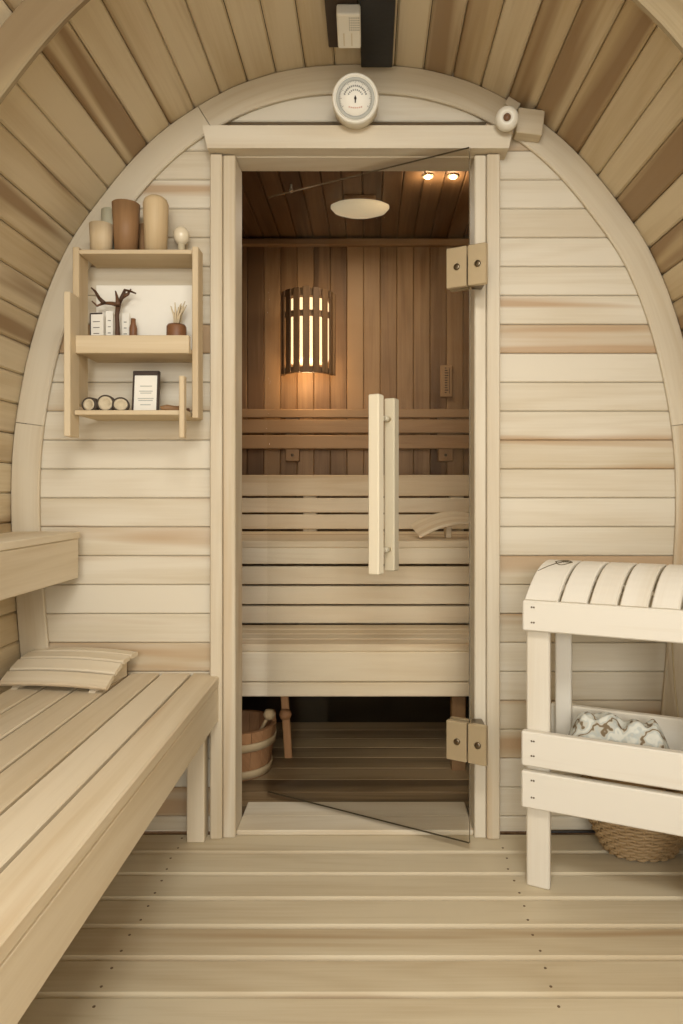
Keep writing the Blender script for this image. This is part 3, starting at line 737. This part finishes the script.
# bottom board
ZB = 1.0927
for i, (x_, lab) in enumerate(((91, 'leftmost of three cut wood slices on the bottom shelf'), (106.5, 'middle one of three cut wood slices, with darkest bark'), (121, 'rightmost of three cut wood slices on the bottom shelf'))):
    r_ = .0215 if i == 1 else .0185; Y_ = 1.70; c_ = Vector(((x_-CX)*Y_/F, Y_, ZB+r_)); Rr = rotz(math.radians((-14, 4, 16)[i]))@rotx(math.pi/2)
    t = thing('wood_slice', lab, 'wood slice', (c_.x, Y_, ZB), 'wood slices on the bottom shelf')
    q = MB(); q.lathe([(r_-.004, -.011), (r_, -.01), (r_, .008), (r_-.004, .0095), (r_-.004, .0085)], c_, Rr, seg=22, sx=1.12 if i != 1 else 1); q.build('bark', 'stone', t)
    q = MB(); q.lathe([(.0001, .0085), (.003, .0095), (r_*.5, .0085), (r_*.52, .0095), (r_-.004, .009), (r_-.004, -.009), (.0001, -.009)], c_, Rr, seg=22, sx=1.12 if i != 1 else 1); q.build('face', 'slice', t)
a_, b_ = at(131.5, 411, 1.72), at(158, 370, 1.72); c_ = Vector(((a_.x+b_.x)/2, 1.725, ZB)); hh = b_.z-ZB; ww = b_.x-a_.x
t = thing('picture_frame', 'dark framed white notice standing on the bottom shelf', 'picture frame', c_)
Rt = rotx(math.radians(-6))
def fb(mb, x0, x1, z0, z1, y0, y1, bevel=.001, mat=0): mb.box(c_+Rt@Vector(((x0+x1)/2, (y0+y1)/2, (z0+z1)/2)), (x1-x0, y1-y0, z1-z0), Rt, bevel=bevel, mat=mat)
q = MB(); fb(q, -ww/2, ww/2, hh-.011, hh, -.006, .006); fb(q, -ww/2, ww/2, .001, .005, -.006, .006); fb(q, -ww/2, -ww/2+.004, .001, hh, -.006, .006); fb(q, ww/2-.005, ww/2, .001, hh, -.006, .006); fb(q, -ww/2+.002, ww/2-.002, .003, hh-.003, .001, .006)
q.build('frame', 'frame', t)
q = MB(); fb(q, -ww/2+.004, ww/2-.005, .005, hh-.011, -.002, .0005, 0); cd_ = q.build('notice', 'paper', t)
q = MB()
for zz, w_ in ((.056, .034), (.051, .028), (.037, .04), (.032, .036), (.021, .026), (.069, .03)): fb(q, -w_/2, w_/2, zz, zz+.0022, -.0026, -.002, 0)
q.build('print', 'lightgrey', cd_)
t = None
q = MB(); q.tube([at(160.5, 405, 1.70), at(167, 404.5, 1.705), at(175, 406, 1.715), at(182, 404.5, 1.72)], [.006, .0085, .009, .005], 8)
o_ = min(v[2] for v in q.v); q.v = [(v[0], v[1], v[2]-o_+ZB+.0003) for v in q.v]
mono('driftwood', q, 'brown', 'light brown driftwood stick right of the framed notice', 'driftwood')
q = MB(); q.tube([at(171, 403, 1.745), at(178, 402, 1.748), at(186, 403, 1.755), at(190, 402, 1.757)], [.005, .008, .0085, .006], 8)
o_ = min(v[2] for v in q.v); q.v = [(v[0], v[1], v[2]-o_+ZB+.0003) for v in q.v]
mono('driftwood', q, 'dark', 'dark driftwood stick at the right end of the bottom shelf', 'driftwood')

# ------------------------------------------------------------------ things over the door
c = Vector((at(355.5, 101, 1.72).x, RF, at(0, 103.5, 1.72).z)); t = thing('thermometer', 'round white dial thermometer above the door on the arch', 'thermometer', c)
Rd = rotx(math.pi/2+math.radians(-14)); R_ = .058
Rd = rotx(math.pi/2-math.radians(-14))
c2 = Vector((at(355.5, 101, 1.70).x, 1.728, 1.874))
q = MB(); q.span((c2.x-.02, 1.722, 1.85), (c2.x+.02, RF-.0005, 1.89), bevel=.002); q.build('mounting_block', 'offwhite', t)
q = MB(); q.lathe([(.0001, 0), (R_-.004, 0), (R_, .006), (R_, .046), (R_-.002, .053), (R_-.007, .055), (R_-.009, .051), (.0001, .05)], c2, Rd, seg=48); q.build('case', 'white', t)
q = MB(); q.lathe([(.0001, .0502), (R_-.0095, .0502), (R_-.0095, .0512), (.0001, .0512)], c2, Rd, seg=48); dial = q.build('dial', 'paper', t)
q = MB(); q.lathe([(R_-.019, .0513), (R_-.0105, .0513), (R_-.0105, .0516), (R_-.019, .0516)], c2, Rd, seg=48); q.build('scale_band', 'lightgrey', dial)
def dm(mb, x_, y_, sx_, sy_, a_=0): mb.box(c2+Rd@Vector((x_, y_, .0522)), (sx_, sy_, .0006), Rd@rotz(a_), bevel=0)
q = MB()
for k in range(41):
    a_ = math.radians(-120+240*k/40)+math.pi/2; rr = .0385 if k % 5 else .037; dm(q, rr*math.cos(a_), rr*math.sin(a_), .004 if k % 5 else .007, .0008, a_)
for k in range(15):
    a_ = math.radians(-70+140*k/14)+math.pi/2; dm(q, .028*math.cos(a_), .028*math.sin(a_), .004, .003, a_)
for k in range(9):
    a_ = math.radians(-60+120*k/8)+math.pi/2; dm(q, .019*math.cos(a_), .019*math.sin(a_), .0035, .0025, a_)
q.build('graduations', 'grey', dial)
q = MB(); dm(q, 0, -.002, .003, .016); q.lathe([(.0001, .052), (.003, .052), (.003, .0545), (.0001, .055)], c2, Rd, seg=14); q.build('needle', 'ink', dial)
q = MB()
for k in range(7): dm(q, -.015+.005*k, -.019-.002*(1-((k-3)/3)**2), .0032, .003)
q.build('print', 'pink', dial)

a_ = prof((.0)) 
ZC = max(p.z for p in dense)
q = MB(); x0, x1 = at(361, 0, 1.74).x, at(392.5, 0, 1.74).x
q.span((x0, Y0+.1, ZC-.03), (x1, 1.757, ZC+.012), grain=1, bevel=.002)
mono('ceiling_beam', q, 'black', 'black timber running along the crown of the ceiling', 'beam')
q = MB(); x0, x1 = at(329, 0, 1.70).x, at(360.5, 0, 1.70).x-.003
q.span((x0, Y0+.1, ZC-.022), (x1, 1.69, ZC-.006), grain=1, bevel=.002)
mono('ceiling_board', q, 'umber', 'dark brown board on the ceiling left of the black timber', 'board')
# white box sensor hung on the board
zb = ZC-.022; x0, x1 = -.0755, -.0215
t = thing('sensor_box', 'white perforated box fixed to the ceiling beside the black timber', 'sensor', ((x0+x1)/2, 1.62, zb))
q = MB(); Rk = rotx(math.radians(-12)); kc = Vector(((x0+x1)/2, 1.575, zb-.026)); q.box(kc, (x1-x0, .092, .03), Rk, bevel=.004, seg=2); q.build('housing', 'white', t)
q = MB()
for i in range(6):
    for j in range(6): q.box(kc+Rk@Vector((.002+i*.0042, -.006-j*.0062, -.0152)), (.0018, .0025, .0006), Rk, bevel=0)
q.build('perforations', 'grey', t)
q = MB(); q.box(kc+Rk@Vector((.006, .02, -.0152)), (.003, .034, .0012), Rk, bevel=0); q.box(kc+Rk@Vector((-.012, .02, -.0152)), (.003, .034, .0012), Rk, bevel=0); q.build('vent_slots', 'offwhite', t)
q = MB(); q.box(kc+Rk@Vector((0, .02, .02)), (.02, .04, .03), Rk, bevel=.002); q.build('bracket', 'umber', t)
# round lamp and block at the right of the door head
c = at(507, 118.5, 1.70)
t = thing('camera_lamp', 'small white round lamp with a brown centre on the arch, upper right', 'lamp', c)
q = MB(); Rl = rotx(math.pi/2)@rotx(math.radians(14))@roty(math.radians(-10))
q.lathe([(.0001, -.03), (.022, -.028), (.028, -.012), (.029, 0), (.026, .009), (.018, .014), (.011, .015), (.0095, .011), (.0001, .011)], c, Rl, seg=32); q.build('housing', 'white', t)
q = MB(); q.lathe([(.0001, .0112), (.0093, .0112), (.009, .0135), (.0001, .015)], c, Rl, seg=20); q.build('lens', 'lens', t)
q = MB(); q.tube([c+Vector((.0, .026, .0)), Vector((c.x+.006, RF-.001, c.z-.004))], .012, 12); q.build('stem', 'white', t)
a_, b_ = at(519, 131.5, 1.735), at(544, 106, 1.735)
q = MB(); q.box(Vector(((a_.x+b_.x)/2, RF-.0205, (a_.z+b_.z)/2-.001)), (b_.x-a_.x+.004, .039, b_.z-a_.z), roty(math.radians(7)), bevel=.002, tone=.3)
mono('wooden_block', q, 'ring', 'tan wooden block on the arch right of the white round lamp', 'block')
q = MB(); a_ = at(515, 101, 1.75); q.box(Vector((a_.x-.002, RF-.0085, a_.z+.004)), (.036, .015, .022), roty(math.radians(32)), bevel=.001, tone=.2)
mono('wooden_wedge', q, 'ring', 'small pale wooden wedge on the arch just above the round lamp', 'wedge')
